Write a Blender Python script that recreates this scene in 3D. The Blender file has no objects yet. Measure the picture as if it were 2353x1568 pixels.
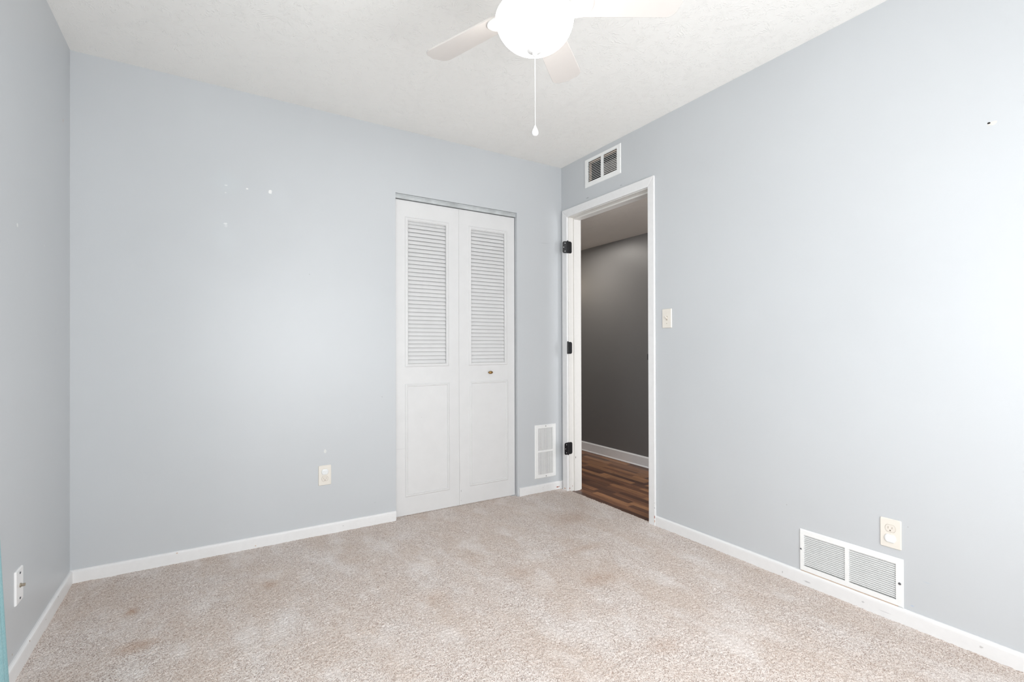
import bpy, bmesh, math, random
import numpy as np
from mathutils import Vector, Matrix

PI = math.pi
random.seed(7)
S = bpy.context.scene
C = S.collection

# ------------------------------------------------------------------ camera
# corner of back wall and right wall is the origin; room lies at x < 0, y < 0; carpet surface z = 0
W, H, D = 2.824, 2.44, 3.43
cam_d = bpy.data.cameras.new('camera')
cam = bpy.data.objects.new('camera', cam_d); C.objects.link(cam)
cam_d.sensor_width = 36.0
cam_d.lens = 1114.885 / 2353 * 36.0
cam_d.shift_y = 10.84 / 2353
cam_d.clip_start = 0.02
pan, pit, rol = 0.55425, 0.00382, -0.00287
fw = Vector((math.sin(pan) * math.cos(pit), math.cos(pan) * math.cos(pit), math.sin(pit)))
rt = Vector((math.cos(pan), -math.sin(pan), 0)); up = rt.cross(fw)
r2 = rt * math.cos(rol) + up * math.sin(rol); u2 = -rt * math.sin(rol) + up * math.cos(rol)
m = Matrix((r2, u2, -fw)).transposed().to_4x4()
m.translation = Vector((-2.27276, -2.94944, 1.06969))
cam.matrix_world = m
S.camera = cam

# ------------------------------------------------------------------ world, daylight, exposure
S.view_settings.view_transform = 'Standard'
S.view_settings.look = 'None'
S.view_settings.gamma = 1.0
S.view_settings.use_curve_mapping = False
S.view_settings.exposure = 0.06
S.cycles.max_bounces = 16
S.cycles.diffuse_bounces = 10
wd = bpy.data.worlds.new('daylight'); S.world = wd; wd.use_nodes = True
wd.node_tree.nodes['Background'].inputs[0].default_value = (0.93, 0.97, 1.0, 1)
wd.node_tree.nodes['Background'].inputs[1].default_value = 1.25

def area(name, loc, target, sx, sy, power, col):
    l = bpy.data.lights.new(name, 'AREA'); l.shape = 'RECTANGLE'; l.size = sx; l.size_y = sy
    l.energy = power; l.color = col
    o = bpy.data.objects.new(name, l); C.objects.link(o); o.location = loc
    o.rotation_euler = (Vector(target) - Vector(loc)).to_track_quat('-Z', 'Y').to_euler()
    return o
WIN = dict(y0=-2.75, y1=-1.35, z0=0.50, z1=1.80)       # window in the left wall
FWIN = dict(x0=-2.15, x1=-0.65, z0=0.35, z1=2.00)      # unseen window added in the wall behind the camera, to let daylight in
area('window_daylight', (-W - 0.16, -2.05, 1.15), (0, -2.05, .85), 1.30, 1.40, 13, (0.97, 0.985, 1.0))
area('added_daylight_behind', (-1.40, -D - 0.16, 1.17), (-1.40, 0, 1.32), 1.50, 1.65, 74, (0.97, 0.985, 1.0))  # fill light for the added window, brightens room and ceiling

# ------------------------------------------------------------------ materials
def s2l(c):
    return tuple(((v / 255) / 12.92 if v / 255 <= 0.04045 else (((v / 255) + 0.055) / 1.055) ** 2.4) for v in c) + (1,)

class NT:
    def __init__(s, name):
        s.m = bpy.data.materials.new(name); s.m.use_nodes = True
        s.t = s.m.node_tree; s.n = s.t.nodes; s.l = s.t.links
        s.b = s.n['Principled BSDF']
        g = s.n.new('ShaderNodeNewGeometry'); s.pos = g.outputs['Position']
    def link(s, a, b): s.l.new(a, b)
    def val(s, inp, v):
        if hasattr(v, 'node'): s.link(v, inp)
        else: inp.default_value = v
    def math(s, op, a, b=0.0, c=0.0, clamp=False):
        n = s.n.new('ShaderNodeMath'); n.operation = op; n.use_clamp = clamp
        s.val(n.inputs[0], a); s.val(n.inputs[1], b); s.val(n.inputs[2], c); return n.outputs[0]
    def vmath(s, op, a, b=(0, 0, 0), out=0):
        n = s.n.new('ShaderNodeVectorMath'); n.operation = op
        s.val(n.inputs[0], a); s.val(n.inputs[1], b)
        return n.outputs[out]
    def noise(s, vec, scale, detail=2.0, rough=0.5, out=0):
        n = s.n.new('ShaderNodeTexNoise'); s.val(n.inputs['Vector'], vec)
        n.inputs['Scale'].default_value = scale; n.inputs['Detail'].default_value = detail
        n.inputs['Roughness'].default_value = rough; return n.outputs[out]
    def maprange(s, v, a, b, c=0.0, d=1.0, smooth=False):
        n = s.n.new('ShaderNodeMapRange'); n.clamp = True
        if smooth: n.interpolation_type = 'SMOOTHSTEP'
        s.val(n.inputs[0], v); s.val(n.inputs[1], a); s.val(n.inputs[2], b); s.val(n.inputs[3], c); s.val(n.inputs[4], d)
        return n.outputs[0]
    def mix(s, f, a, b):
        n = s.n.new('ShaderNodeMix'); n.data_type = 'RGBA'
        s.val(n.inputs[0], f); s.val(n.inputs[6], a); s.val(n.inputs[7], b); return n.outputs[2]
    def bump(s, h, strength, dist=0.001):
        n = s.n.new('ShaderNodeBump'); n.inputs['Strength'].default_value = strength
        n.inputs['Distance'].default_value = dist; s.link(h, n.inputs['Height'])
        s.link(n.outputs[0], s.b.inputs['Normal'])
    def ramp(s, f, stops):
        n = s.n.new('ShaderNodeValToRGB'); s.link(f, n.inputs[0]); e = n.color_ramp.elements
        while len(e) < len(stops): e.new(0.5)
        for k, (p, c) in enumerate(stops): e[k].position = p; e[k].color = c
        return n.outputs[0]
    def sep(s, v):
        n = s.n.new('ShaderNodeSeparateXYZ'); s.link(v, n.inputs[0]); return n.outputs
    def comb(s, x, y, z):
        n = s.n.new('ShaderNodeCombineXYZ'); s.val(n.inputs[0], x); s.val(n.inputs[1], y); s.val(n.inputs[2], z); return n.outputs[0]
    def spots(s, col, spots):
        """stains and chips: (centre, radii, colour, strength, softness)"""
        wob = s.vmath('SCALE', s.vmath('SUBTRACT', s.noise(s.pos, 180, 2, out=1), (0.5, 0.5, 0.5))); wob.node.inputs[3].default_value = 1.1
        for (c, r, cc, st, soft) in spots:
            d = s.vmath('DIVIDE', s.vmath('SUBTRACT', s.pos, c), r)
            if soft < 0.8: d = s.vmath('ADD', d, wob)
            L = s.vmath('LENGTH', d, out=1)
            f = s.maprange(L, 1.0, 1.0 - soft, 0.0, st, True)
            col = s.mix(f, col, cc)
        return col
    def done(s, col, rough=0.5, spec=0.5):
        s.val(s.b.inputs['Base Color'], col); s.val(s.b.inputs['Roughness'], rough)
        s.b.inputs['Specular IOR Level'].default_value = spec
        return s.m

CHIP = s2l((150, 70, 45)); TAN = s2l((190, 140, 105)); WHT = s2l((238, 238, 236)); DK = s2l((70, 68, 66))
def wall_mat(name, base, spots=(), rough=0.38):
    k = NT(name)
    col = k.mix(k.maprange(k.noise(k.pos, 1.6, 3), 0.35, 0.65), base, tuple(v * 0.975 for v in base[:3]) + (1,))
    col = k.spots(col, spots) if spots else col
    hgt = k.math('ADD', k.noise(k.pos, 260, 2), k.math('MULTIPLY', k.noise(k.pos, 22, 2), 1.2))
    k.bump(hgt, 0.10, 0.0012)
    return k.done(col, rough, 0.42)
PAINT = s2l((196, 199.2, 202))
M = {}
E_ = 0.02
M['wall_back'] = wall_mat('blue grey wall paint', PAINT, [
    ((-2.208, 0, 1.926), (.0085, E_, .004), WHT, .8, .4), ((-2.2105, 0, 1.8865), (.006, E_, .004), WHT, .5, .5),
    ((-2.111, 0, 1.924), (.008, E_, .005), WHT, .75, .4), ((-2.0, 0, 1.926), (.0105, E_, .0115), WHT, .95, .3),
    ((-2.211, 0, 1.724), (.011, E_, .006), WHT, .7, .5), ((-2.209, 0, 1.712), (.010, E_, .009), WHT, .35, .6),
    ((-1.717, 0, .474), (.009, E_, .013), s2l((216, 217, 214)), .85, .3),
    ((-2.21, 0, 1.94), (.11, .3, .10), s2l((196, 202, 205)), .5, 1.0), ((-2.21, 0, 1.66), (.09, .3, .16), s2l((198, 203, 206)), .4, 1.0),
    ((-1.95, 0, 1.90), (.09, .3, .12), s2l((200, 204, 207)), .35, 1.0),
    ((-0.16, 0, 1.848), (.05, E_, .0016), s2l((150, 155, 158)), .6, .6),
    ((-1.80, 0, 1.49), (.004, E_, .003), DK, .3, .5), ((-1.385, 0, .77), (.004, E_, .004), DK, .3, .5), ((-1.43, 0, .13), (.010, E_, .004), s2l((180, 185, 188)), .5, .6)])
M['wall_left'] = wall_mat('blue grey wall paint with nicks', PAINT, [
    ((-W, -.121, 2.067), (E_, .003, .010), TAN, .8, .4), ((-W, -.705, 1.484), (E_, .010, .008), WHT, .6, .4),
    ((-W, -.40, 1.47), (E_, .006, .006), WHT, .3, .5), ((-W, -.751, .077), (E_, .004, .005), s2l((150, 125, 95)), .8, .5)])
M['wall_right'] = wall_mat('blue grey wall paint with a nail hole', PAINT, [
    ((0, -2.408, 1.8335), (E_, .013, .007), s2l((222, 210, 202)), .8, .45), ((0, -2.399, 1.829), (E_, .008, .006), s2l((200, 200, 193)), .4, .6),
    ((0, -2.3975, 1.8370), (E_, .0055, .0038), s2l((20, 18, 16)), 1, .3),
    ((0, -.3035, 2.133), (E_, .022, .006), s2l((150, 154, 156)), .75, .8), ((0, -.6356, 2.1277), (E_, .014, .005), s2l((150, 152, 160)), .7, .8),
    ((0, -2.22, .185), (E_, .016, .003), s2l((170, 184, 200)), .3, .7), ((0, -2.175, .079), (E_, .007, .0025), s2l((140, 175, 215)), .5, .7),
    ((0, -1.70, .335), (E_, .003, .003), DK, .3, .5), ((0, -2.162, .376), (E_, .002, .002), DK, .5, .5)])
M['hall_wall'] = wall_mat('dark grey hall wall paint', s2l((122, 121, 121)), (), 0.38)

def ceiling_mat(name, base):
    k = NT(name)
    p = k.vmath('MULTIPLY', k.pos, (1, 1, 0))
    v = k.n.new('ShaderNodeTexVoronoi'); v.inputs['Scale'].default_value = 9.5; v.inputs['Randomness'].default_value = 0.95
    k.link(p, v.inputs['Vector'])
    d = k.vmath('SUBTRACT', p, v.outputs['Position'])
    dist = k.vmath('LENGTH', d, out=1)
    dn = k.vmath('NORMALIZE', d)
    sc = k.vmath('SCALE', dn); sc.node.inputs[3].default_value = 11.0
    off = k.vmath('SCALE', v.outputs['Color']); off.node.inputs[3].default_value = 37.0
    q = k.vmath('ADD', k.vmath('ADD', sc, off), k.comb(0, 0, k.math('MULTIPLY', dist, 16)))
    st = k.noise(q, 1.0, 1.5, 0.55)
    ridge = k.maprange(st, 0.50, 0.70, 0, 1, True)
    mask = k.maprange(k.noise(p, 24, 2), 0.38, 0.60, 0, 1, True)
    cen = k.maprange(dist, 0.006, 0.02, 0, 1, True)
    h = k.math('MULTIPLY', k.math('MULTIPLY', ridge, mask), cen)
    st2 = k.maprange(k.noise(k.vmath('MULTIPLY', k.vmath('ADD', p, k.vmath('SCALE', k.noise(p, 9, 1, out=1))), (1, 1, 1)), 95, 3, .6), .45, .75)
    h = k.math('ADD', h, k.math('MULTIPLY', st2, 0.12))
    k.bump(h, 0.55, 0.0022)
    return k.done(base, 0.75, 0.25)
M['ceiling'] = ceiling_mat('brushed ceiling paint', s2l((242, 241, 238)))
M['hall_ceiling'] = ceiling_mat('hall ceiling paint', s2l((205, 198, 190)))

def carpet_mat():
    k = NT('speckled beige carpet')
    jit = k.vmath('SCALE', k.noise(k.pos, 120, 1, out=1)); jit.node.inputs[3].default_value = 0.004
    v = k.n.new('ShaderNodeTexVoronoi'); v.inputs['Scale'].default_value = 400
    k.link(k.vmath('ADD', k.pos, jit), v.inputs['Vector'])
    rnd = k.sep(v.outputs['Color'])[0]
    fleck = k.ramp(rnd, [(0.0, s2l((92, 66, 56))), (0.19, s2l((128, 102, 90))), (0.32, s2l((194, 178, 168))), (0.60, s2l((219, 210, 204))), (1.0, s2l((236, 231, 228)))])
    v2 = k.n.new('ShaderNodeTexVoronoi'); v2.inputs['Scale'].default_value = 620; k.link(k.pos, v2.inputs['Vector'])
    f2 = k.ramp(k.sep(v2.outputs['Color'])[1], [(0.0, s2l((140, 116, 102))), (0.25, s2l((204, 193, 186))), (1.0, s2l((238, 231, 225)))])
    col = k.mix(0.38, fleck, f2)
    # pile brushed in different directions: broad lighter and browner streaks
    rp = k.vmath('MULTIPLY', k.pos, (1.6, 0.8, 0))
    big = k.maprange(k.noise(rp, 2.6, 4, .55), 0.38, 0.62)
    col = k.mix(k.math('MULTIPLY', big, 0.30), col, s2l((190, 168, 150)))
    lite = k.maprange(k.noise(k.vmath('ADD', rp, (5, 3, 0)), 4.2, 3, .6), 0.50, 0.68)
    col = k.mix(k.math('MULTIPLY', lite, 0.30), col, s2l((238, 235, 234)))
    ST = s2l((160, 120, 84))
    col = k.spots(col, [((-2.50, -.75, 0), (.10, .07, .2), ST, .45, 1), ((-2.05, -.50, 0), (.05, .07, .2), ST, .3, 1), ((-1.0, -1.0, 0), (.16, .10, .2), ST, .22, 1),
        ((-.75, -1.25, 0), (.15, .09, .2), ST, .25, 1), ((-.9, -1.75, 0), (.12, .08, .2), ST, .22, 1), ((-.35, -.55, 0), (.22, .16, .2), ST, .25, 1),
        ((-2.55, -.45, 0), (.03, .05, .2), ST, .5, 1), ((-.6, -.95, 0), (.2, .05, .2), ST, .22, 1), ((-1.45, -1.0, 0), (.1, .1, .2), ST, .15, 1)])
    k.bump(k.math('ADD', k.noise(k.pos, 520, 2), v.outputs['Distance']), 0.35, 0.002)
    return k.done(col, 0.95, 0.1)
M['carpet'] = carpet_mat()

def wood_mat():
    k = NT('brown strip wood floor')
    x, y, z = k.sep(k.pos)
    row = k.math('FLOOR', k.math('DIVIDE', k.math('ADD', x, 3.0), 0.052))
    wn = k.n.new('ShaderNodeTexWhiteNoise'); wn.noise_dimensions = '1D'; k.link(row, wn.inputs['W'])
    cell = k.math('FLOOR', k.math('DIVIDE', k.math('ADD', y, k.math('MULTIPLY', wn.outputs['Value'], 3.0)), 0.36))
    w2 = k.n.new('ShaderNodeTexWhiteNoise'); w2.noise_dimensions = '2D'
    k.link(k.comb(row, cell, 0), w2.inputs['Vector'])
    base = k.ramp(w2.outputs['Value'], [(0, s2l((84, 58, 48))), (.25, s2l((104, 74, 58))), (.5, s2l((132, 92, 68))), (.75, s2l((156, 112, 80))), (1, s2l((172, 126, 90)))])
    gp = k.vmath('ADD', k.vmath('MULTIPLY', k.pos, (60, 3.5, 1)), k.vmath('SCALE', w2.outputs['Color'])); gp.node.inputs[1].links[0].from_node.inputs[3].default_value = 20
    g = k.maprange(k.noise(gp, 1.0, 4, .65), 0.35, 0.68)
    col = k.mix(k.math('MULTIPLY', g, 0.55), base, s2l((66, 44, 36)))
    k.bump(g, 0.05, 0.001)
    return k.done(col, k.maprange(k.noise(gp, .6, 2), 0.3, 0.7, 0.34, 0.5), 0.45)
M['wood'] = wood_mat()

def plain(name, c, rough=0.4, spec=0.5, metal=0.0, nscale=40, var=0.03, bump=0.04, spots=()):
    k = NT(name)
    base = s2l(c)
    col = k.mix(k.maprange(k.noise(k.pos, nscale, 3), 0.3, 0.7), base, tuple(max(0, v * (1 - var)) for v in base[:3]) + (1,))
    if spots: col = k.spots(col, spots)
    if bump: k.bump(k.noise(k.pos, nscale * 6, 2), bump, 0.0006)
    k.b.inputs['Metallic'].default_value = metal
    return k.done(col, rough, spec)
M['trim'] = plain('white gloss trim paint', (230, 230, 230), .32, .5, spots=[
    ((-.0546, -.012, .0166), (.013, E_, .0045), CHIP, 1, .3), ((-.039, -.012, .0175), (.003, E_, .006), CHIP, 1, .3),
    ((-.187, -.012, .0325), (.0025, E_, .002), DK, .8, .4), ((-.176, -.012, .043), (.002, E_, .002), DK, .7, .4), ((-.19, -.012, .02), (.002, E_, .002), DK, .4, .4),
    ((-2.074, -.012, .011), (.004, .008, .003), TAN, .8, .4), ((-1.62, -.012, .03), (.003, .008, .003), DK, .4, .4), ((-2.42, -.012, .05), (.005, .008, .003), s2l((190, 150, 120)), .8, .4),
    ((-W + .012, -.254, .045), (.008, .006, .004), DK, .6, .4), ((-W + .012, -.43, .035), (.008, .005, .003), s2l((130, 100, 80)), .6, .4), ((-W + .012, -.62, .05), (.008, .006, .004), s2l((150, 110, 90)), .8, .4),
    ((-.016, -.0527, .010), (.008, .010, .004), TAN, 1, .35), ((-.012, -1.796, .019), (E_, .018, .004), s2l((170, 170, 172)), .7, .6),
    ((-.012, -2.014, .0263), (E_, .008, .005), s2l((170, 170, 172)), .6, .6), ((-.012, -2.09, .02), (E_, .03, .002), s2l((190, 190, 192)), .6, .6),
    ((-.012, -1.6855, .02), (E_, .003, .008), s2l((160, 160, 162)), .6, .5), ((-.012, -2.372, .029), (E_, .006, .005), s2l((170, 168, 165)), .6, .5),
    ((-.016, -.921, .050), (.02, .0028, .011), CHIP, .9, .35), ((-.016, -.921, .026), (.02, .0026, .010), TAN, .9, .35), ((-.016, -.921, .105), (.02, .002, .004), DK, .7, .4), ((-.016, -.921, .135), (.02, .0018, .003), DK, .5, .4)])
M['jamb'] = plain('off white door jamb paint', (222, 220, 216), .38, .5, spots=[
    ((.05, -.099, .245), (.004, E_, .010), DK, .7, .4), ((.03, -.088, .03), (.003, E_, .008), CHIP, .7, .4), ((.004, -.088, .015), (.004, E_, .008), CHIP, .8, .4)])
M['door'] = plain('white door paint', (217, 217, 217), .36, .5, nscale=14, spots=[
    ((-.838, .028, .10), (.002, E_, .012), s2l((120, 118, 116)), .7, .5), ((-.838, .028, .035), (.002, E_, .004), s2l((120, 118, 116)), .6, .5),
    ((-1.26, .028, .43), (.05, E_, .001), s2l((170, 170, 170)), .5, .5), ((-.846, .028, .22), (.0012, E_, .09), s2l((150, 150, 150)), .6, .5),
    ((-1.12, .028, .62), (.003, E_, .002), s2l((160, 160, 160)), .5, .5)])
M['track'] = plain('scuffed grey track paint', (196, 200, 201), .45, .5, var=.25, nscale=18)
M['vent'] = plain('white vent enamel', (238, 239, 238), .35, .5)
M['vent_in'] = plain('dusty vent interior', (190, 190, 190), .6, .3, nscale=30, var=.35)
M['duct'] = plain('duct metal in shade black', (12, 12, 12), .6, .3, var=.4)  # near-black colour stands in for the deep shade inside the vents
M['ductedge'] = plain('raw wood edge', (200, 176, 156), .7, .3, var=.2)
M['ivory'] = plain('ivory plastic', (226, 221, 212), .3, .5, var=.01, bump=0)
M['ivory2'] = plain('ivory plastic receptacle', (222, 216, 207), .3, .5, var=.01, bump=0)
M['slot'] = plain('shaded slot', (180, 171, 158), .6, .3, bump=0)
M['slotd'] = plain('dark slot', (135, 126, 114), .6, .3, bump=0)
M['cap'] = plain('translucent white plastic cap', (228, 230, 230), .25, .5, var=.01, bump=0)
M['coax'] = plain('white cover plate', (236, 236, 236), .3, .5, var=.01, bump=0)
M['nickel'] = plain('nickel metal', (185, 175, 160), .3, .5, 1.0, bump=0)
M['screw'] = plain('zinc screw', (120, 122, 126), .35, .5, .9, bump=0)
M['black'] = plain('matt black hinge steel', (30, 30, 32), .42, .5, .3, bump=.05)
M['hole'] = plain('bright screw hole rim', (225, 225, 225), .4, .4, bump=0)
M['brass'] = plain('aged brass', (176, 140, 88), .35, .5, .75, var=.5, nscale=200, bump=.05)
M['fan'] = plain('white fan enamel', (240, 239, 237), .3, .5, bump=0)
M['blade'] = plain('off white fan blade', (208, 203, 199), .4, .4, var=.01, bump=.02)
M['bead'] = plain('white bead chain', (240, 240, 240), .3, .5, bump=0)
M['cord'] = plain('white pendant plastic', (238, 238, 240), .2, .6, bump=0)
def curtain_mat():
    k = NT('teal sheer fabric')
    wv = k.noise(k.vmath('MULTIPLY', k.pos, (1, 1, .2)), 900, 1)
    k.b.inputs['Subsurface Weight'].default_value = 0.0
    col = k.mix(k.maprange(wv, .4, .6), s2l((176, 212, 216)), s2l((158, 200, 206)))
    k.done(col, .8, .2)
    tr = k.n.new('ShaderNodeBsdfTranslucent'); k.link(col, tr.inputs[0])
    mx = k.n.new('ShaderNodeMixShader'); mx.inputs[0].default_value = .35
    k.link(k.b.outputs[0], mx.inputs[1]); k.link(tr.outputs[0], mx.inputs[2])
    k.link(mx.outputs[0], k.n['Material Output'].inputs[0]); return k.m
M['curtain'] = curtain_mat()
def lamp_mat():
    k = NT('lit frosted glass bowl')
    k.done(s2l((250, 248, 242)), .25, .5)
    k.b.inputs['Emission Color'].default_value = (1.0, .975, .94, 1)
    fr = k.math('ADD', 10.5, k.math('MULTIPLY', k.noise(k.pos, 9, 2), .3))
    k.val(k.b.inputs['Emission Strength'], fr); return k.m
M['lamp'] = lamp_mat()
def glass_mat():
    k = NT('window glass'); tr = k.n.new('ShaderNodeBsdfTransparent'); gl = k.n.new('ShaderNodeBsdfGlossy'); gl.inputs['Roughness'].default_value = .02
    mx = k.n.new('ShaderNodeMixShader'); mx.inputs[0].default_value = .06
    k.link(tr.outputs[0], mx.inputs[1]); k.link(gl.outputs[0], mx.inputs[2]); k.link(mx.outputs[0], k.n['Material Output'].inputs[0]); return k.m
M['glass'] = glass_mat()

# ------------------------------------------------------------------ mesh helpers
def obj(name, bm, mat, parent=None, smooth=False, bevel=0.0, seg=2):
    me = bpy.data.meshes.new(name)
    bmesh.ops.recalc_face_normals(bm, faces=bm.faces[:])
    bm.to_mesh(me); bm.free()
    o = bpy.data.objects.new(name, me); C.objects.link(o)
    for x in (mat if isinstance(mat, (list, tuple)) else [mat]): me.materials.append(x)
    if smooth:
        for p in me.polygons: p.use_smooth = True
    if bevel:
        b = o.modifiers.new('bevel', 'BEVEL'); b.width = bevel; b.segments = seg; b.limit_method = 'ANGLE'
        b.angle_limit = math.radians(40); b.harden_normals = True
    if parent: o.parent = parent
    return o
def box(bm, a, b, mi=0):
    x0, y0, z0 = [min(p, q) for p, q in zip(a, b)]; x1, y1, z1 = [max(p, q) for p, q in zip(a, b)]
    v = [bm.verts.new(p) for p in ((x0,y0,z0),(x1,y0,z0),(x1,y1,z0),(x0,y1,z0),(x0,y0,z1),(x1,y0,z1),(x1,y1,z1),(x0,y1,z1))]
    for f in ((0,3,2,1),(4,5,6,7),(0,1,5,4),(1,2,6,5),(2,3,7,6),(3,0,4,7)):
        bm.faces.new([v[i] for i in f]).material_index = mi
    return v
def prism(bm, pts, axis, a, b, mi=0):
    """extrude a 2D outline along an axis from a to b. axis 0: pts=(y,z); 1: pts=(x,z); 2: pts=(x,y)"""
    def P(p, t): return (t, p[0], p[1]) if axis == 0 else ((p[0], t, p[1]) if axis == 1 else (p[0], p[1], t))
    va = [bm.verts.new(P(p, a)) for p in pts]; vb = [bm.verts.new(P(p, b)) for p in pts]
    n = len(pts)
    bm.faces.new(va).material_index = mi; bm.faces.new(vb[::-1]).material_index = mi
    for i in range(n): bm.faces.new((va[i], va[(i+1) % n], vb[(i+1) % n], vb[i])).material_index = mi
    return va + vb
def lathe(bm, prof, c=(0, 0, 0), seg=40, sx=1.0, sy=1.0, mi=0):
    rings = []
    for r, z in prof:
        if r < 1e-6: rings.append([bm.verts.new((c[0], c[1], c[2] + z))])
        else: rings.append([bm.verts.new((c[0] + sx*r*math.cos(2*PI*i/seg), c[1] + sy*r*math.sin(2*PI*i/seg), c[2] + z)) for i in range(seg)])
    for A, B in zip(rings, rings[1:]):
        for i in range(seg):
            j = (i + 1) % seg
            q = [A[i % len(A)], A[j % len(A)], B[j % len(B)], B[i % len(B)]]
            q = [v for n_, v in enumerate(q) if v not in q[:n_]]
            if len(q) > 2: bm.faces.new(q).material_index = mi
    return [v for r in rings for v in r]
def xf(bm, verts, mat): bmesh.ops.transform(bm, matrix=mat, verts=verts)
def rrect(w, h, r, n=5, rr=None):
    pts = []
    for (cx, cy, a0) in ((w/2-r, h/2-r, 0), (-w/2+r, h/2-r, 90), (-w/2+r, -h/2+r, 180), (w/2-r, -h/2+r, 270)):
        for i in range(n+1):
            a = math.radians(a0 + 90*i/n); pts.append((cx + r*math.cos(a), cy + r*math.sin(a)))
    return pts
def empty(name, loc, label=None, cat=None, group=None, kind=None, rot=(0, 0, 0)):
    o = bpy.data.objects.new(name, None); C.objects.link(o); o.location = loc; o.rotation_euler = rot
    o.empty_display_size = .05
    tag(o, label, cat, group, kind); return o
def tag(o, label=None, cat=None, group=None, kind=None):
    for k, v in (('label', label), ('category', cat), ('group', group), ('kind', kind)):
        if v: o[k] = v
    return o
def structure(name, bm, mat, label=None, parent=None, **k):
    return tag(obj(name, bm, mat, parent, **k), label, None, None, None if parent else 'structure')

def holed(bm, axis, t0, t1, u0, u1, z0, z1, holes):
    """wall slab: axis 0 -> thickness along x (u = y), axis 1 -> thickness along y (u = x). holes = (u0,u1,z0,z1)"""
    us = sorted({u0, u1, *[h[0] for h in holes], *[h[1] for h in holes]}); us = [u for u in us if u0 <= u <= u1]
    zs = sorted({z0, z1, *[h[2] for h in holes], *[h[3] for h in holes]}); zs = [z for z in zs if z0 <= z <= z1]
    def P(u, z, t): return (t, u, z) if axis == 0 else (u, t, z)
    vs = {}
    def V(u, z, t):
        if (u, z, t) not in vs: vs[(u, z, t)] = bm.verts.new(P(u, z, t))
        return vs[(u, z, t)]
    def solid(i, j):
        if i < 0 or j < 0 or i >= len(us)-1 or j >= len(zs)-1: return False
        cu, cz = (us[i]+us[i+1])/2, (zs[j]+zs[j+1])/2
        return not any(h[0] < cu < h[1] and h[2] < cz < h[3] for h in holes)
    for i in range(len(us)-1):
        for j in range(len(zs)-1):
            if not solid(i, j): continue
            a, b, c, d = us[i], us[i+1], zs[j], zs[j+1]
            for t in (t0, t1): bm.faces.new((V(a,c,t), V(b,c,t), V(b,d,t), V(a,d,t)))
            if not solid(i-1, j): bm.faces.new((V(a,c,t0), V(a,d,t0), V(a,d,t1), V(a,c,t1)))
            if not solid(i+1, j): bm.faces.new((V(b,c,t0), V(b,d,t0), V(b,d,t1), V(b,c,t1)))
            if not solid(i, j-1): bm.faces.new((V(a,c,t0), V(b,c,t0), V(b,c,t1), V(a,c,t1)))
            if not solid(i, j+1): bm.faces.new((V(a,d,t0), V(b,d,t0), V(b,d,t1), V(a,d,t1)))

# ------------------------------------------------------------------ room shell
T = 0.118
ZB = -0.02
CO = (-1.298, -0.403, 2.040)             # closet opening x0, x1, top
DO = (-0.880, -0.070, 2.060)             # rough door opening y0, y1, top
bm = bmesh.new(); holed(bm, 1, 0.0, T, -W - T, 0.0, ZB, H, [(CO[0], CO[1], ZB, CO[2]), (-.226, -.085, .125, .472)])
structure('wall_back', bm, M['wall_back'])
bm = bmesh.new(); holed(bm, 0, 0.0, T, -D - T, T, ZB, H, [(DO[0], DO[1], ZB, DO[2]), (-.604, -.308, 2.234, 2.387), (-2.127, -1.774, .080, .226)])
structure('wall_right', bm, M['wall_right'])
bm = bmesh.new(); holed(bm, 0, -W - T, -W, -D - T, 0.0, ZB, H, [(WIN['y0'], WIN['y1'], WIN['z0'], WIN['z1'])])
structure('wall_left', bm, M['wall_left'])
bm = bmesh.new(); holed(bm, 1, -D - T, -D, -W, 0.0, ZB, H, [(FWIN['x0'], FWIN['x1'], FWIN['z0'], FWIN['z1'])])
structure('wall_front', bm, M['wall_left'])
bm = bmesh.new(); box(bm, (-W - T, -D - T, H), (T, T, H + .1)); structure('ceiling', bm, M['ceiling'])
# closet interior
bm = bmesh.new()
box(bm, (-W*.6, .72, ZB), (-.1, .80, H)); box(bm, (-W*.6 - .05, T, ZB), (-W*.6, .80, H)); box(bm, (-.3, T, ZB), (-.25, .72, H)); box(bm, (-W*.6, T, 2.40), (-.1, .8, H))
structure('wall_closet', bm, M['wall_back'])
bm = bmesh.new(); box(bm, (-W*.6, T, -.05), (-.25, .72, -.004)); structure('floor_closet', bm, M['carpet'])

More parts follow.
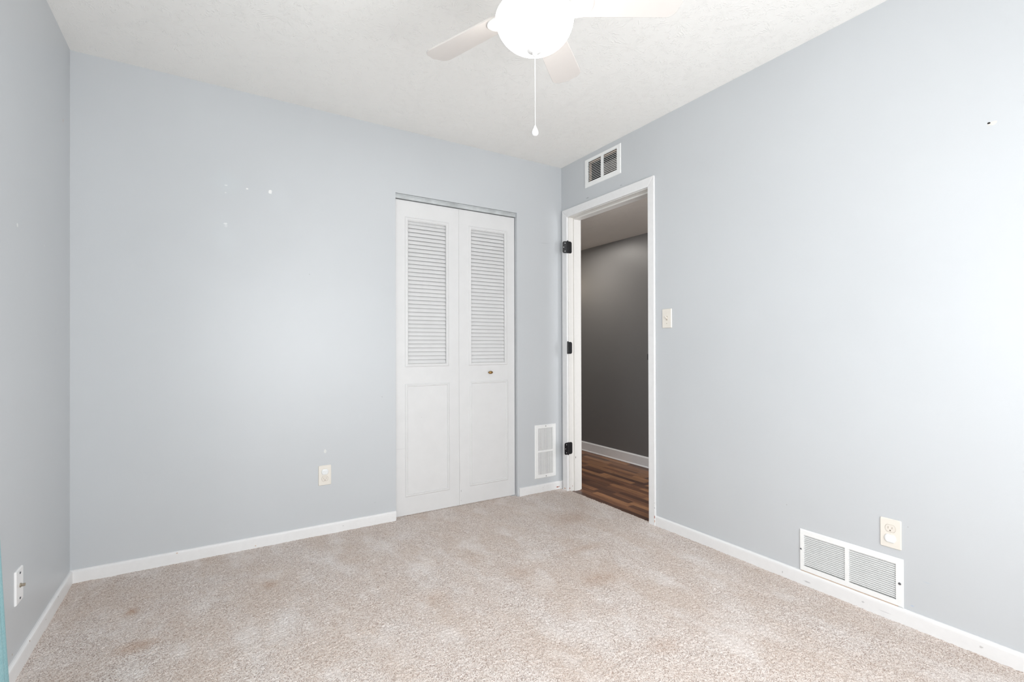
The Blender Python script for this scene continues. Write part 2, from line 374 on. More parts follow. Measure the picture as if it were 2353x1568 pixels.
# carpet: a fine height field so that the tufts catch the light themselves
def carpet():
    step = 0.0036
    xs = np.arange(-W, 0.0125, step); ys = np.arange(-D, CO[0]*0 + 0.03, step)
    nx, ny = len(xs), len(ys)
    rng = np.random.default_rng(5)
    X, Y = np.meshgrid(xs, ys, indexing='ij')
    Z = rng.normal(0, 1, (nx, ny))
    Z = (Z + np.roll(Z, 1, 0) * .6 + np.roll(Z, 1, 1) * .6 + np.roll(Z, -1, 0) * .3) / 1.35
    low = rng.normal(0, 1, (nx // 12 + 2, ny // 12 + 2))
    low = np.kron(low, np.ones((12, 12)))[:nx, :ny]
    for _ in range(3):
        low = (low + np.roll(low, 5, 0) + np.roll(low, -5, 0) + np.roll(low, 5, 1) + np.roll(low, -5, 1)) / 5
    Z = Z * 0.0008 + low * 0.0012 - 0.001
    X = X + rng.uniform(-.001, .001, X.shape); Y = Y + rng.uniform(-.0012, .0012, Y.shape)
    co = np.stack([X, Y, Z], -1).reshape(-1, 3).astype(np.float32)
    idx = np.arange(nx * ny).reshape(nx, ny)
    q = np.stack([idx[:-1, :-1], idx[1:, :-1], idx[1:, 1:], idx[:-1, 1:]], -1).reshape(-1, 4)
    cx = co[q[:, 0], 0]; cy = co[q[:, 0], 1]
    keep = ~((cy > -0.004) & ((cx < CO[0]) | (cx > CO[1]))) & ~((cx > -0.006) & ((cy < -.869) | (cy > -.088)))
    q = q[keep]
    me = bpy.data.meshes.new('floor')
    me.vertices.add(len(co)); me.vertices.foreach_set('co', co.ravel())
    me.loops.add(q.size); me.loops.foreach_set('vertex_index', q.ravel().astype(np.int32))
    me.polygons.add(len(q)); me.polygons.foreach_set('loop_start', (np.arange(len(q)) * 4).astype(np.int32))
    me.polygons.foreach_set('use_smooth', np.ones(len(q), dtype=bool))
    me.update(calc_edges=True); me.validate()
    o = bpy.data.objects.new('floor', me); C.objects.link(o); me.materials.append(M['carpet']); o['kind'] = 'structure'
    return o
carpet()
bm = bmesh.new(); box(bm, (-W - T, -D - T, -.06), (.004, .03, -.012)); structure('floor_base', bm, M['ductedge'])

# baseboards (rounded top)
BH, BT = 0.0575, 0.012
def base_prof(h=BH, t=BT, sgn=1):
    return [(0, -.01), (sgn*t, -.01), (sgn*t, h-.012), (sgn*t*.93, h-.006), (sgn*t*.7, h-.002), (sgn*t*.4, h), (0, h)]
def baseboard(name, axis, p0, sgn, a, b, h=BH, t=BT, mat='trim', z=0.0):
    bm = bmesh.new(); pr = [(p0 + q[0], q[1] + z) for q in base_prof(h, t, sgn)]
    prism(bm, pr, axis, a, b); return structure(name, bm, M[mat])
baseboard('baseboard_back', 0, 0, -1, -W, CO[0] - .003)
baseboard('baseboard_back_corner', 0, 0, -1, CO[1] + .011, 0)
# axis 0 prism wants (y,z) outline -> y = thickness direction
baseboard('baseboard_left', 1, -W, 1, -D, -BT)
baseboard('baseboard_right', 1, 0, -1, -D, -.924)
bm = bmesh.new(); prism(bm, [(-D + q[0], q[1]) for q in base_prof(BH, BT, 1)], 0, -W + BT, -BT); structure('baseboard_front', bm, M['trim'])
bm = bmesh.new(); box(bm, (-.0045, -2.13, .0555), (0, -1.765, .0605)); structure('trim_1', bm, M['ductedge'])

# ------------------------------------------------------------------ hallway
HX, HZ, HC = 1.03, -0.008, 2.09
bm = bmesh.new(); box(bm, (HX, -D, -.05), (HX + .1, 2.6, H)); structure('wall_hall_far', bm, M['hall_wall'])
bm = bmesh.new(); box(bm, (T, 2.5, -.05), (HX, 2.6, H)); box(bm, (T - .05, .80, -.05), (T, 2.6, H)); box(bm, (T - .02, T, -.05), (T, .80, H)); structure('wall_hall_end', bm, M['hall_wall'])
bm = bmesh.new(); box(bm, (T, -D - .1, -.05), (HX + .1, -D, H)); structure('wall_hall_near', bm, M['hall_wall'])
bm = bmesh.new(); box(bm, (T, -D, HC), (HX, 2.5, H)); structure('ceiling_hall', bm, M['hall_ceiling'])
bm = bmesh.new(); box(bm, (.010, -D, -.05), (HX, 2.5, HZ)); structure('floor_hall', bm, M['wood'])
bm = bmesh.new(); prism(bm, [(HX, HZ), (HX-.016, HZ), (HX-.019, HZ+.006), (HX-.013, HZ+.016), (HX-.012, HZ+.088), (HX-.006, HZ+.098), (HX, HZ+.098)], 1, -D, 2.5)
M['hall_trim'] = plain('white trim paint lightened for hall', (246, 247, 249), .35, .5)  # lighter copy of the trim white, making up for weak light in the hall
structure('baseboard_hall', bm, M['hall_trim'])
l = bpy.data.lights.new('hall_lamp', 'POINT'); l.energy = 9; l.color = (1, .85, .64); l.shadow_soft_size = .07
o = bpy.data.objects.new('hall_lamp', l); C.objects.link(o); o.location = (.40, 2.10, 1.86)
area('hall_fill_light', (.50, .62, 2.07), (.52, .50, 0), .55, .35, 7.5, (1.0, .95, .88))  # added fill light to brighten the hall, no fixture behind it
area('hall_daylight', (.57, -D + .05, 1.2), (.75, 0, 1.0), .7, 1.7, 56, (.93, .96, 1.0))

# ------------------------------------------------------------------ door frame (room door taken off its hinges)
d2 = empty('door_2', (0, -.475, 0), 'white painted frame of the doorway to the hall, its door taken off', None, None, 'structure')
def loc(o, r):   # keep world coordinates under an Empty
    o.matrix_parent_inverse = Matrix.Translation(-Vector(r.location)); return o
CT = .016
def casing(bm, x0, x1, oy0, oy1, oz, w=.0575, wr=None):
    """mitred casing around an opening; x0 = wall plane, x1 = face"""
    s = 1 if x1 > x0 else -1
    # left (near corner), right, head as mitred prisms with an eased outer edge
    iy0, iy1, iz = oy0 + (wr or w), oy1 - w, oz - w
    def poly(pts):
        va = [bm.verts.new((x0, p[0], p[1])) for p in pts]; vb = [bm.verts.new((x1, p[0], p[1])) for p in pts]
        bm.faces.new(va); bm.faces.new(vb[::-1])
        for i in range(4): bm.faces.new((va[i], va[(i+1)%4], vb[(i+1)%4], vb[i]))
    g = .0003
    poly([(oy1, -.01), (iy1, -.01), (iy1, iz), (oy1, oz)])
    poly([(oy0, -.01), (iy0, -.01), (iy0, iz), (oy0, oz)])
    poly([(oy0, oz + g), (oy1, oz + g), (iy1, iz + g), (iy0, iz + g)])
JY1, JY0, JZ = -.088, -.869, 2.0425
bm = bmesh.new(); casing(bm, 0, -CT, -.9240, -.0258, 2.1035, .0575, .0495)
loc(obj('casing', bm, M['trim'], d2, bevel=.004, seg=3), d2)
bm = bmesh.new(); casing(bm, T, T + .013, -.925, -.025, 2.083, .040)
loc(obj('casing', bm, M['trim'], d2, bevel=.002), d2)
bm = bmesh.new()
box(bm, (-.001, JY1, -.012), (T, JY1 + .018, JZ + .018)); box(bm, (-.001, JY0 - .018, -.012), (T, JY0, JZ + .018)); box(bm, (-.001, JY0, JZ), (T, JY1, JZ + .018))
loc(obj('jamb', bm, M['jamb'], d2, bevel=.0015), d2)
bm = bmesh.new()
box(bm, (.042, JY1 - .011, -.012), (.098, JY1, JZ)); box(bm, (.042, JY0, -.012), (.098, JY0 + .011, JZ)); box(bm, (.042, JY0 + .011, JZ - .011), (.098, JY1 - .011, JZ))
loc(obj('door_stop', bm, M['jamb'], d2, bevel=.002), d2)
bm = bmesh.new()
box(bm, (.002, JY0, .982), (.030, JY0 + .002, 1.038))
prism(bm, [(-.0005, JY0 + .001), (.004, JY0 + .001), (.004, JY0 + .004), (.0005, JY0 + .012), (-.0025, JY0 + .012)], 2, .992, 1.028)
loc(obj('strike_plate', bm, M['black'], d2, bevel=.0006), d2)

# hinges left on the jamb
def hinge(z, ang, label, flip):
    r = empty('door_hinge', (-.011, -.0895, z), label, 'hinge', 'black hinges left on the door jamb')
    hh = .089
    bm = bmesh.new()     # jamb leaf: lies on the jamb face (plane y = JY1)
    pts = rrect(.070, hh, .014, 6); pts = [(p[0], p[1]) for p in pts if True]
    pts = [(max(p[0], 0) + .004, p[1]) for p in pts]
    u = []
    for p in pts:
        if not u or (abs(p[0]-u[-1][0]) + abs(p[1]-u[-1][1])) > 1e-6: u.append(p)
    prism(bm, u, 1, .0018, -.0002); obj('jamb_leaf', bm, M['black'], r, bevel=.0004)
    bm = bmesh.new()     # free leaf, swung out on the pin
    u2 = [(p[0], p[1]) for p in u]
    vs = prism(bm, u2, 1, .0011, -.0011)
    for (hx, hz) in ((.020, .030), (.030, 0), (.020, -.030)):
        for sy in (-.0014, .0014):
            c = [bm.verts.new((hx + .0028*math.cos(2*PI*i/12), sy, hz + .0028*math.sin(2*PI*i/12))) for i in range(12)]
            f = bm.faces.new(c); f.material_index = 1; vs += c
    xf(bm, vs, Matrix.Rotation(math.radians(ang), 4, 'Z'))
    obj('free_leaf', bm, [M['black'], M['hole']], r)
    bm = bmesh.new()
    for k in range(3):
        z0 = -hh/2 + k*hh/3 + .0004
        lathe(bm, [(0, z0), (.0052, z0), (.0056, z0+.001), (.0056, z0+hh/3-.0016), (.0052, z0+hh/3-.0008), (0, z0+hh/3-.0008)], seg=20)
    obj('knuckle', bm, M['black'], r, smooth=False)
    bm = bmesh.new()
    s = -1 if flip else 1
    lathe(bm, [(0, s*(-hh/2-.001)), (.003, s*(-hh/2-.001)), (.003, s*(hh/2)), (.0052, s*(hh/2)), (.0052, s*(hh/2+.003)), (.003, s*(hh/2+.0048)), (0, s*(hh/2+.005))], seg=20)
    obj('hinge_pin', bm, M['black'], r)
    return r
hinge(1.819, 150, 'black steel hinge highest on the white door frame, its free leaf turned over the casing', False)
hinge(1.066, 236, 'middle black hinge of the doorway, halfway up, with only its jamb side showing', False)
hinge(.316, 187, 'lowest black hinge on the door frame, near the carpet, spread open like a book', True)

# ------------------------------------------------------------------ bifold louvred closet door
d1 = empty('door_1', (-.85, .028, 0), 'white bifold closet door with louvred tops and plain lower panels', None, None, 'structure')
YF, YB_ = .028, .056
def leaf(x0, x1, lx0, lx1, px0, px1, knob):
    zb, zt = .006, 2.0085
    lz0, lz1, pz0, pz1 = .964, 1.882, .141, .821
    bm = bmesh.new()
    box(bm, (x0, YF, zb), (lx0, YB_, zt)); box(bm, (lx1, YF, zb), (x1, YB_, zt))
    box(bm, (lx0, YF, lz1), (lx1, YB_, zt)); box(bm, (lx0, YF, pz1 + .019), (lx1, YB_, lz0)); box(bm, (lx0, YF, zb), (lx1, YB_, pz0 - .019)); box(bm, (lx0, YF, pz0 - .019), (lx1, YF + .012, pz1 + .019))
    bmesh.ops.remove_doubles(bm, verts=bm.verts[:], dist=1e-6)
    lf = loc(obj('door_leaf', bm, M['door'], d1), d1)
    # louvres
    bm = bmesh.new(); n = 35; pitch = .0256; L, th, an = .0262, .0040, math.radians(66)
    for k in range(n + 1):
        zc = .992 + pitch * (k - .5) + .0015
        if k == n: zc = .992 + pitch*(k-.5)
        ca, sa = math.cos(an), math.sin(an)
        yc = YF + .0135
        pr = []
        for (u, v) in ((-L/2, -th/2), (-L/2, th/2), (L/2, th/2), (L/2, -th/2)):
            pr.append((yc + u*ca - v*sa, min(max(zc + u*sa + v*ca, lz0), lz1)))
        prism(bm, pr, 0, lx0, lx1)
    obj('louvre_panel', bm, M['door'], lf)
    # applied mouldings
    def mould(a0, a1, b0, b1, w, name):
        bm = bmesh.new()
        prof = [(0, 0), (.0035, -.0035), (.0075, -.0042), (.0095, -.0022), (w - .006, -.0022), (w - .003, -.0040), (w, -.0010), (w, .001)]
        loops = []
        for (dd, yy) in prof:
            loops.append([bm.verts.new(p) for p in ((a0+dd, YF+yy, b0+dd), (a1-dd, YF+yy, b0+dd), (a1-dd, YF+yy, b1-dd), (a0+dd, YF+yy, b1-dd))])
        for A, B in zip(loops, loops[1:]):
            for i in range(4): bm.faces.new((A[i], A[(i+1)%4], B[(i+1)%4], B[i]))
        obj(name, bm, M['door'], lf)
    mould(lx0 - .019, lx1 + .019, lz0 - .017, lz1 + .024, .0215, 'louvre_moulding')
    mould(px0, px1, .121, .840, .018, 'panel_moulding')
    if knob:
        bm = bmesh.new()
        vs = lathe(bm, [(0, 0), (.008, 0), (.008, .0015), (.0045, .003), (.0045, .010), (.010, .013), (.0125, .017), (.0115, .0215), (.007, .0245), (0, .0255)], seg=28)
        xf(bm, vs, Matrix.Translation((-.6155, YF, .8965)) @ Matrix.Rotation(math.radians(90), 4, 'X') @ Matrix.Diagonal((1.35, .82, 1, 1)))
        k_ = obj('door_knob', bm, M['brass'], lf, smooth=True); k_['label'] = 'small oval aged brass knob'
    return lf
leaf(-1.2885, -.8513, -1.210, -.944, -1.229, -.921, False)
leaf(-.8503, -.4085, -.7605, -.4905, -.773, -.465, True)
bm = bmesh.new(); box(bm, (CO[0], .016, 2.0125), (CO[1], .026, 2.0395)); box(bm, (CO[0], .012, 2.032), (CO[1], .016, 2.0395)); box(bm, (CO[0], .059, 2.0), (CO[1], .063, 2.0395))
loc(obj('door_track', bm, M['track'], d1, bevel=.001), d1)

# ------------------------------------------------------------------ vents
def frame_plate(bm, w, h, iw0, iw1, ih0, ih1, t):
    """register face: flat flange with sloped rim and a rectangular hole. local x = width, z = height, -y = out"""
    o_ = [(-w/2, -h/2), (w/2, -h/2), (w/2, h/2), (-w/2, h/2)]; e = .004
    o2 = [(-w/2+e, -h/2+e), (w/2-e, -h/2+e), (w/2-e, h/2-e), (-w/2+e, h/2-e)]
    i_ = [(iw0, ih0), (iw1, ih0), (iw1, ih1), (iw0, ih1)]
    L = [[bm.verts.new((p[0], 0, p[1])) for p in o_], [bm.verts.new((p[0], -t, p[1])) for p in o2], [bm.verts.new((p[0], -t, p[1])) for p in i_], [bm.verts.new((p[0], .004, p[1])) for p in i_], [bm.verts.new((p[0], 0.0, p[1])) for p in i_]]
    for A, B in ((0, 1), (1, 2), (2, 3)):
        for i in range(4): bm.faces.new((L[A][i], L[A][(i+1)%4], L[B][(i+1)%4], L[B][i]))
def screw(parent, x, y, z, r=.0042):
    bm = bmesh.new()
    vs = lathe(bm, [(0, .0022), (r*.6, .002), (r, .0008), (r, -.001), (0, -.001)], seg=16)
    vs += box(bm, (-r*.85, -r*.14, .0016), (r*.85, r*.14, .0024))
    xf(bm, vs, Matrix.Translation((x, y, z)) @ Matrix.Rotation(math.radians(90), 4, 'X') @ Matrix.Rotation(.6, 4, 'Z'))
    return obj('screw', bm, M['screw'], parent)

# upper vent over the door (right wall faces -x: local -y must map to world -x, so rotate by -90 deg about z)
RW = (0, 0, -PI/2)
v = empty('air_vent', (0, -.4577, 2.3065), 'white metal air vent with dark open slats above the doorway, under the ceiling', 'vent', None, None, RW)
# local x = world -y
bm = bmesh.new(); frame_plate(bm, .3585, .199, -.148, .145, -.070, .0785, .005); obj('vent_frame', bm, M['vent'], v)
bm = bmesh.new()
for k in range(13):
    zc = -.070 + .0119*(k + .12)
    if zc > .077: break
    pr = [(-.0035, zc - .0012), (-.0042, zc + .0012), (.009, zc + .0088), (.0092, zc + .0072)]
    prism(bm, pr, 0, -.148, .145)
obj('louvre_slats', bm, M['vent'], v)
bm = bmesh.new(); box(bm, (-.009, -.0048, -.070), (.009, .006, .0785)); obj('centre_bar', bm, M['vent'], v)
bm = bmesh.new()
holed(bm, 1, .010, .22, -.16, .16, -.085, .09, [(-.148, .145, -.0695, .078)])
box(bm, (-.17, .20, -.09), (.17, .23, .095)); obj('duct', bm, M['duct'], v)
bm = bmesh.new(); box(bm, (-.148, .011, .069), (.145, .024, .078)); box(bm, (-.148, .012, -.070), (-.143, .03, .066)); obj('duct_liner', bm, M['ductedge'], v)
for sx in (-.172, .172): screw(v, sx, -.005, 0, .0025).data.materials[0] = M['vent']

# lower return vent
v = empty('air_vent', (0, -1.9535, .1515), 'wide white metal floor-level vent with fine slats, above the baseboard on the right', 'vent', None, None, RW)
bm = bmesh.new(); frame_plate(bm, .389, .187, -.1755, .1710, -.0685, .0710, .006); obj('vent_frame', bm, M['vent'], v)
bm = bmesh.new()
for k in range(18):
    zc = -.0685 + .1395*(k + .1)/17.0 - .004
    z_ = [max(-.0685, min(.071, q)) for q in (zc - .0002, zc + .0016, zc + .0048, zc + .0036)]
    if z_[2] - z_[0] < .002: continue
    prism(bm, [(-.0040, z_[0]), (-.0046, z_[1]), (.0045, z_[2]), (.0050, z_[3])], 0, -.1755, .1710)
obj('louvre_slats', bm, M['vent'], v)
bm = bmesh.new(); box(bm, (-.0085, -.0055, -.0685), (.0065, .006, .071)); obj('centre_bar', bm, M['vent'], v)
bm = bmesh.new(); box(bm, (-.18, .07, -.073), (.177, .075, .075)); box(bm, (-.1765, .0062, -.073), (-.1755, .07, .075)); box(bm, (.171, .0062, -.073), (.172, .07, .075)); box(bm, (-.1755, .0062, -.0715), (.171, .07, -.0700)); box(bm, (-.1755, .0062, .0725), (.171, .07, .074)); obj('vent_backing', bm, M['duct'], v)  # box behind the slats, shade of the gaps put into its colour
screw(v, -.187, -.006, .004, .004); screw(v, .1835, -.006, -.002, .005)

# tall narrow register on the back wall, fins upright
v = empty('wall_register', (-.1565, 0, .298), 'tall narrow white wall register with upright fins, between closet and doorway', 'vent')
bm = bmesh.new(); frame_plate(bm, .193, .395, -.0665, .0690, -.1700, .1730, .005); obj('register_frame', bm, M['vent'], v)
bm = bmesh.new()
for k in range(18):
    xc = -.0665 + .1355*(k + .35)/18
    a = .0022 + .0008*math.sin(k*2.1)
    prism(bm, [(xc, -.0042), (xc + .0046, -.0042), (xc + a + .0046, .005), (xc + a, .005)], 2, -.17, .173)
obj('register_fins', bm, M['vent'], v)
bm = bmesh.new(); box(bm, (-.0665, -.0046, -.0045), (.069, .004, .0075)); obj('centre_bar', bm, M['vent'], v)
bm = bmesh.new(); box(bm, (-.068, .0085, -.172), (.070, .012, .174)); obj('register_damper', bm, M['vent_in'], v)
screw(v, .0005, -.005, .186, .0035); screw(v, .003, -.005, -.185, .0035)

# ------------------------------------------------------------------ outlets, switch, coax
def plate(bm, w, h, t, r=.004):
    a = rrect(w, h, r, 3); b = rrect(w - .005, h - .005, r*.6, 3)
    L = [[bm.verts.new((p[0], 0, p[1])) for p in a], [bm.verts.new((p[0], -t*.45, p[1])) for p in a], [bm.verts.new((p[0], -t, p[1])) for p in b]]
    n = len(a)
    for A, B in ((0, 1), (1, 2)):
        for i in range(n): bm.faces.new((L[A][i], L[A][(i+1)%n], L[B][(i+1)%n], L[B][i]))
    bm.faces.new(L[2])
def face_shape(s=1.0, n=28):
    """duplex receptacle face: circle flattened top and bottom"""
    pts = []
    for i in range(n):
        a = 2*PI*i/n; x, z = .0172*s*math.cos(a), .0172*s*math.sin(a)
        pts.append((x, max(-.0140*s, min(.0140*s, z))))
    return pts
def outlet(loc_, rot, label, open_up, cap_label, z_off=.0195):
    r = empty('wall_outlet', loc_, label, 'outlet', None, None, rot)
    bm = bmesh.new(); plate(bm, .0700, .1135, .0055); obj('cover_plate', bm, M['ivory'], r)
    for s in (1, -1):
        if (s == 1) == open_up:
            bm = bmesh.new(); prism(bm, [(p[0], p[1] + s*z_off) for p in face_shape()], 1, -.004, -.0068)
            rc = obj('socket', bm, M['ivory2'], r, bevel=.0006)
            bm = bmesh.new()
            prism(bm, [(p[0], p[1] + s*z_off) for p in face_shape(1.07)], 1, -.0050, -.00560)
            obj('socket_gap', bm, M['slot'], rc)
            bm = bmesh.new(); zc = s*z_off
            box(bm, (-.0078, -.0072, zc - .0015), (-.0054, -.0060, zc + .0075)); box(bm, (.0054, -.0072, zc - .0002), (.0078, -.0060, zc + .0068)); 
            obj('plug_slots', bm, M['slot'], rc)
            bm = bmesh.new(); prism(bm, [(.0026*math.cos(2*PI*i/12), zc - .0075 + .0026*math.sin(2*PI*i/12)) for i in range(12)], 1, -.006, -.0073)
            obj('ground_hole', bm, M['slotd'], rc)
    bm = bmesh.new(); prism(bm, [(.0022*math.cos(2*PI*i/12), .0022*math.sin(2*PI*i/12)) for i in range(12)], 1, -.005, -.0064); obj('screw', bm, M['ivory2'], r)
    c = empty('outlet_cap', Vector(loc_) + Matrix.Rotation(rot[2], 3, 'Z') @ Vector((0, -.0056, (-1 if open_up else 1)*z_off)), cap_label, 'outlet cap', None, None, rot)
    bm = bmesh.new(); L = []
    for (sc_, yy) in ((1.13, 0.0), (1.13, -.0022), (1.03, -.0045), (.80, -.0055)):
        L.append([bm.verts.new((p[0]*sc_, yy, p[1]*sc_)) for p in face_shape()])
    n = len(L[0])
    for A, B in zip(L, L[1:]):
        for i in range(n): bm.faces.new((A[i], A[(i+1)%n], B[(i+1)%n], B[i]))
    bm.faces.new(L[-1]); bm.faces.new(L[0][::-1])
    obj('cap_face', bm, M['cap'], c)
outlet((0, -2.107, .3345), RW, 'ivory wall outlet above the wide floor-level vent, upper socket open', True, 'white plastic safety cap in the lower socket of the outlet above the wide vent')
outlet((-1.719, 0, .3375), (0, 0, 0), 'ivory wall outlet low on the back wall left of the closet, lower socket open', False, 'white plastic safety cap in the upper socket of the outlet left of the closet')

r = empty('light_switch', (0, -1.0095, 1.2385), 'ivory toggle light switch on the right wall beside the doorway', 'light switch', None, None, RW)
bm = bmesh.new(); plate(bm, .0685, .1125, .0055); obj('switch_plate', bm, M['ivory'], r)
bm = bmesh.new(); box(bm, (-.0055, -.0058, -.0120), (.0055, -.0045, .0120)); obj('toggle_slot', bm, M['slot'], r)
bm = bmesh.new()
vs = box(bm, (-.0045, -.016, -.0055), (.0045, .002, .0055)); 
for q in bm.verts:
    if q.co.y < -.01: q.co.x *= .75; q.co.z *= .7
xf(bm, vs, Matrix.Translation((0, -.0045, 0)) @ Matrix.Rotation(math.radians(-32), 4, 'X')); obj('toggle', bm, M['ivory2'], r, bevel=.0012)
for z in (.030, -.030):
    bm = bmesh.new(); prism(bm, [(.0026*math.cos(2*PI*i/12), z + .0026*math.sin(2*PI*i/12)) for i in range(12)], 1, -.005, -.0064); obj('screw', bm, M['slot'] if z < 0 else M['ivory2'], r)

LW = (0, 0, PI/2)
r = empty('coax_plate', (-W, -.699, .2785), 'white cable wall plate with a metal connector low on the left wall', 'cable plate', None, None, LW)
bm = bmesh.new(); plate(bm, .0715, .1135, .0055); obj('cover_plate', bm, M['coax'], r)
bm = bmesh.new()
vs = lathe(bm, [(0, 0), (.0075, 0), (.0075, .003), (.0048, .0032), (.0048, .013), (.0042, .0135), (.0015, .0135), (.0012, .010), (0, .010)], seg=6) 
for k in range(4): vs += lathe(bm, [(.0048, .0045 + .0022*k), (.0053, .0055 + .0022*k), (.0048, .0062 + .0022*k)], seg=20)
xf(bm, vs, Matrix.Translation((.001, -.0052, 0)) @ Matrix.Rotation(math.radians(90), 4, 'X')); obj('coax_connector', bm, M['nickel'], r)
for z in (.042, -.042): screw(r, 0, -.0055, z, .0038)

# ------------------------------------------------------------------ ceiling fan
FX, FY = -1.422, -1.714
fan = empty('ceiling_fan', (FX, FY, H), 'white five-blade ceiling fan with a lit frosted glass bowl', 'ceiling fan')
def fz(z): return z - H
bm = bmesh.new(); lathe(bm, [(0, 0), (.072, 0), (.074, -.012), (.062, -.045), (.030, -.062), (0, -.062)], seg=48); obj('canopy', bm, M['fan'], fan, smooth=True)
bm = bmesh.new(); lathe(bm, [(0, -.055), (.014, -.055), (.014, fz(2.27)), (0, fz(2.27))], seg=24); obj('downrod', bm, M['fan'], fan)
bm = bmesh.new(); lathe(bm, [(0, fz(2.285)), (.03, fz(2.283)), (.085, fz(2.265)), (.105, fz(2.24)), (.108, fz(2.19)), (.098, fz(2.155)), (.070, fz(2.146)), (0, fz(2.146))], seg=64); obj('motor_housing', bm, M['fan'], fan, smooth=True)
bm = bmesh.new(); lathe(bm, [(0, fz(2.15)), (.052, fz(2.15)), (.055, fz(2.125)), (.060, fz(2.112)), (.112, fz(2.105)), (.119, fz(2.098)), (.119, fz(2.090)), (.110, fz(2.088)), (0, fz(2.088))], seg=64); obj('light_fitter', bm, M['fan'], fan)
BR, BZ, BHt = .121, 2.090, .100
prof = [(BR*.97, fz(BZ + .002))]
for i in range(0, 25):
    a = PI/2*i/24
    prof.append((BR*math.cos(a)**(.92 if i < 24 else 1) if i < 24 else 0, fz(BZ - BHt*math.sin(a))))
bm = bmesh.new(); lathe(bm, prof, seg=72); bowl = obj('lamp_bowl', bm, M['lamp'], fan, smooth=True); bowl['label'] = 'glowing frosted white glass bowl'
bz = fz(BZ - BHt)
bm = bmesh.new(); lathe(bm, [(0, bz + .004), (.0250, bz + .0045), (.0260, bz + .0015), (.023, bz - .002), (.014, bz - .0055), (.008, bz - .008), (.0068, bz - .016), (.0045, bz - .018), (0, bz - .018)], seg=40); obj('finial', bm, M['fan'], bowl, smooth=True)
def outline(r0, r1, w0, w1, rc, n=8):
    """fan blade outline along +x with rounded tip corners"""
    p = [(r0, -w0/2 + .012), (r0 + .012, -w0/2)]
    for i in range(n+1):
        a = -PI/2 + PI/2*i/n; p.append((r1 - rc + rc*math.cos(a)*.9, -w1/2 + rc + rc*math.sin(a)))
    p.append((r1 + .004, 0))
    for i in range(n+1):
        a = PI/2*i/n; p.append((r1 - rc + rc*math.cos(a)*.9, w1/2 - rc + rc*math.sin(a)))
    p += [(r0 + .012, w0/2), (r0, w0/2 - .012)]
    return p
PITCH = math.radians(-11)
def make_blade(ang):
    Rz = Matrix.Rotation(math.radians(ang), 4, 'Z') @ Matrix.Translation((0, 0, fz(2.133))) @ Matrix.Rotation(PITCH, 4, 'X')
    bm = bmesh.new(); prism(bm, outline(.105, .452, .094, .114, .034), 2, -.003, .003)
    b = obj('fan_blade', bm, M['blade'], fan, bevel=.0015); b.matrix_local = Rz
    bm = bmesh.new()
    vs = lathe(bm, [(0, -.0055), (.040, -.0055), (.046, -.004), (.046, .0005), (0, .0005)], seg=40)
    xf(bm, vs, Matrix.Translation((.135, 0, -.0035)))
    v2 = prism(bm, [(.060, -.018), (.115, -.028), (.115, .028), (.060, .018)], 2, -.009, -.0035)
    for (sx, sy) in ((.125, .022), (.125, -.022), (.158, 0)):
        vs = lathe(bm, [(0, -.0085), (.003, -.0085), (.004, -.007), (.004, -.005), (0, -.005)], seg=12); xf(bm, vs, Matrix.Translation((sx, sy, -.002)))
    br = obj('blade_bracket', bm, M['fan'], b, bevel=.0008)
    return b
for k in range(5): make_blade(39 + 72*(k - 1) - .5)
def chain(x, y, z0, z1, r=.0011, step=.0030):
    bm = bmesh.new(); z = z0
    while z > z1:
        m_ = bmesh.ops.create_icosphere(bm, subdivisions=1, radius=r)
        bmesh.ops.translate(bm, verts=m_['verts'], vec=(x, y, z)); z -= step
    lathe(bm, [(.0004, z0), (.0004, z1)], (x, y, 0), 6)
    return bm
cz = bz - .017
ch = obj('pull_chain', chain(0, -.0008, cz, fz(1.7545), .00125), M['bead'], fan, smooth=True)
bm = bmesh.new()
lathe(bm, [(0, fz(1.756)), (.0022, fz(1.756)), (.0042, fz(1.750)), (.0085, fz(1.741)), (.0102, fz(1.735)), (.0095, fz(1.730)), (.0065, fz(1.7265)), (.0025, fz(1.725)), (0, fz(1.7255))], (0, -.0008, 0), 28)
obj('pull_pendant', bm, M['cord'], ch, smooth=True)
obj('pull_chain', chain(.0018, .0010, cz, fz(1.842), .00125), M['bead'], fan, smooth=True)

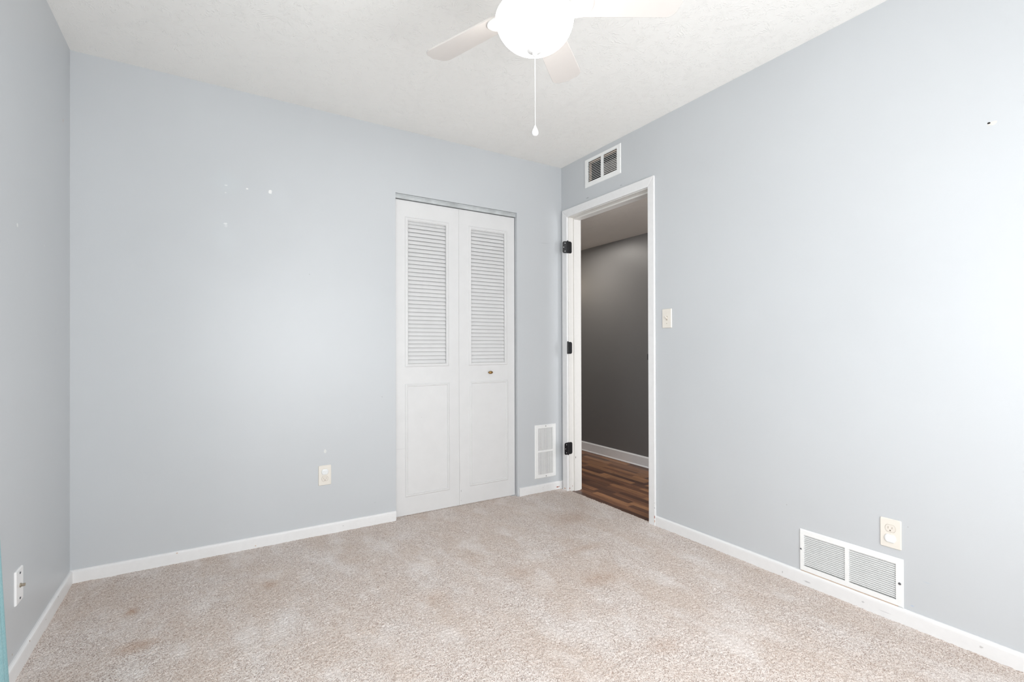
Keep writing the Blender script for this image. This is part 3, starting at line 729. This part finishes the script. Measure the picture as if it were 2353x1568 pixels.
# ------------------------------------------------------------------ windows and curtain
def window(name, axis, t0, u0, u1, z0, z1, outdir):
    """simple white double-hung window filling an opening"""
    r = empty(name, (0, 0, 0), None, None, None, 'structure')
    def B(bm, ua, ub, za, zb, ta, tb):
        ta, tb = t0 + outdir*ta, t0 + outdir*tb
        if axis == 0: box(bm, (ta, ua, za), (tb, ub, zb))
        else: box(bm, (ua, ta, za), (ub, tb, zb))
    bm = bmesh.new(); w = .045
    for (a, b, c, d) in ((u0, u0+w, z0, z1), (u1-w, u1, z0, z1), (u0+w, u1-w, z0, z0+w), (u0+w, u1-w, z1-w, z1), (u0+w, u1-w, (z0+z1)/2-.02, (z0+z1)/2+.02)): B(bm, a, b, c, d, .03, .08)
    obj('window_frame', bm, M['trim'], r, bevel=.002)
    bm = bmesh.new()
    B(bm, u0+w, u1-w, z0+w, (z0+z1)/2-.02, .052, .055); B(bm, u0+w, u1-w, (z0+z1)/2+.02, z1-w, .052, .055)
    obj('window_pane', bm, M['glass'], r)
    bm = bmesh.new(); c = .06
    for (a, b, cc, d) in ((u0-c, u0, z0, z1), (u1, u1+c, z0, z1), (u0-c, u1+c, z1, z1+c), (u0-c, u1+c, z0-c, z0)): B(bm, a, b, cc, d, 0, -.014)
    B(bm, u0-c-.01, u1+c+.01, z0-.006, z0+.014, -.035, .03)
    obj('window_trim', bm, M['trim'], r, bevel=.002)
window('window_1', 0, -W, WIN['y0'], WIN['y1'], WIN['z0'], WIN['z1'], -1)
window('window_2_added', 1, -D, FWIN['x0'], FWIN['x1'], FWIN['z0'], FWIN['z1'], -1)  # added window behind the camera, gives the fill daylight an opening
bm = bmesh.new()
ny_, nz_ = 90, 40; grid = []
for j in range(nz_ + 1):
    t = j/nz_; z = .03 + t*2.08; row = []
    fl = max(0, (.60 - z)/.60)
    ye = -1.142 + .085*fl**1.1
    for i in range(ny_ + 1):
        s = i/ny_; y = ye - s*.36*(1 + .15*fl)
        x = -W + .066 + .020*math.sin(s*2*PI*5.5 + .4*math.sin(t*5)) * (1 + .5*fl) * min(1, .35 + s*4)
        row.append(bm.verts.new((x, y, z)))
    grid.append(row)
for j in range(nz_):
    for i in range(ny_): bm.faces.new((grid[j][i], grid[j][i+1], grid[j+1][i+1], grid[j+1][i]))
cu = obj('curtain', bm, M['curtain'], smooth=True)
so = cu.modifiers.new('thick', 'SOLIDIFY'); so.thickness = .0012
tag(cu, 'pale teal curtain edge hanging by the left wall at the left margin', 'curtain')
rod = empty('curtain_rod', (-W + .066, -2.0, 2.125), 'white curtain rod over the window in the left wall', 'curtain rod')
bm = bmesh.new(); vs = lathe(bm, [(0, -.95), (.009, -.95), (.009, .95), (0, .95)], seg=16); xf(bm, vs, Matrix.Rotation(math.radians(90), 4, 'X')); obj('rod', bm, M['fan'], rod)
for s in (-.92, .92):
    bm = bmesh.new(); box(bm, (-.066, s - .008, -.008), (.004, s + .008, .010)); obj('bracket', bm, M['fan'], rod)
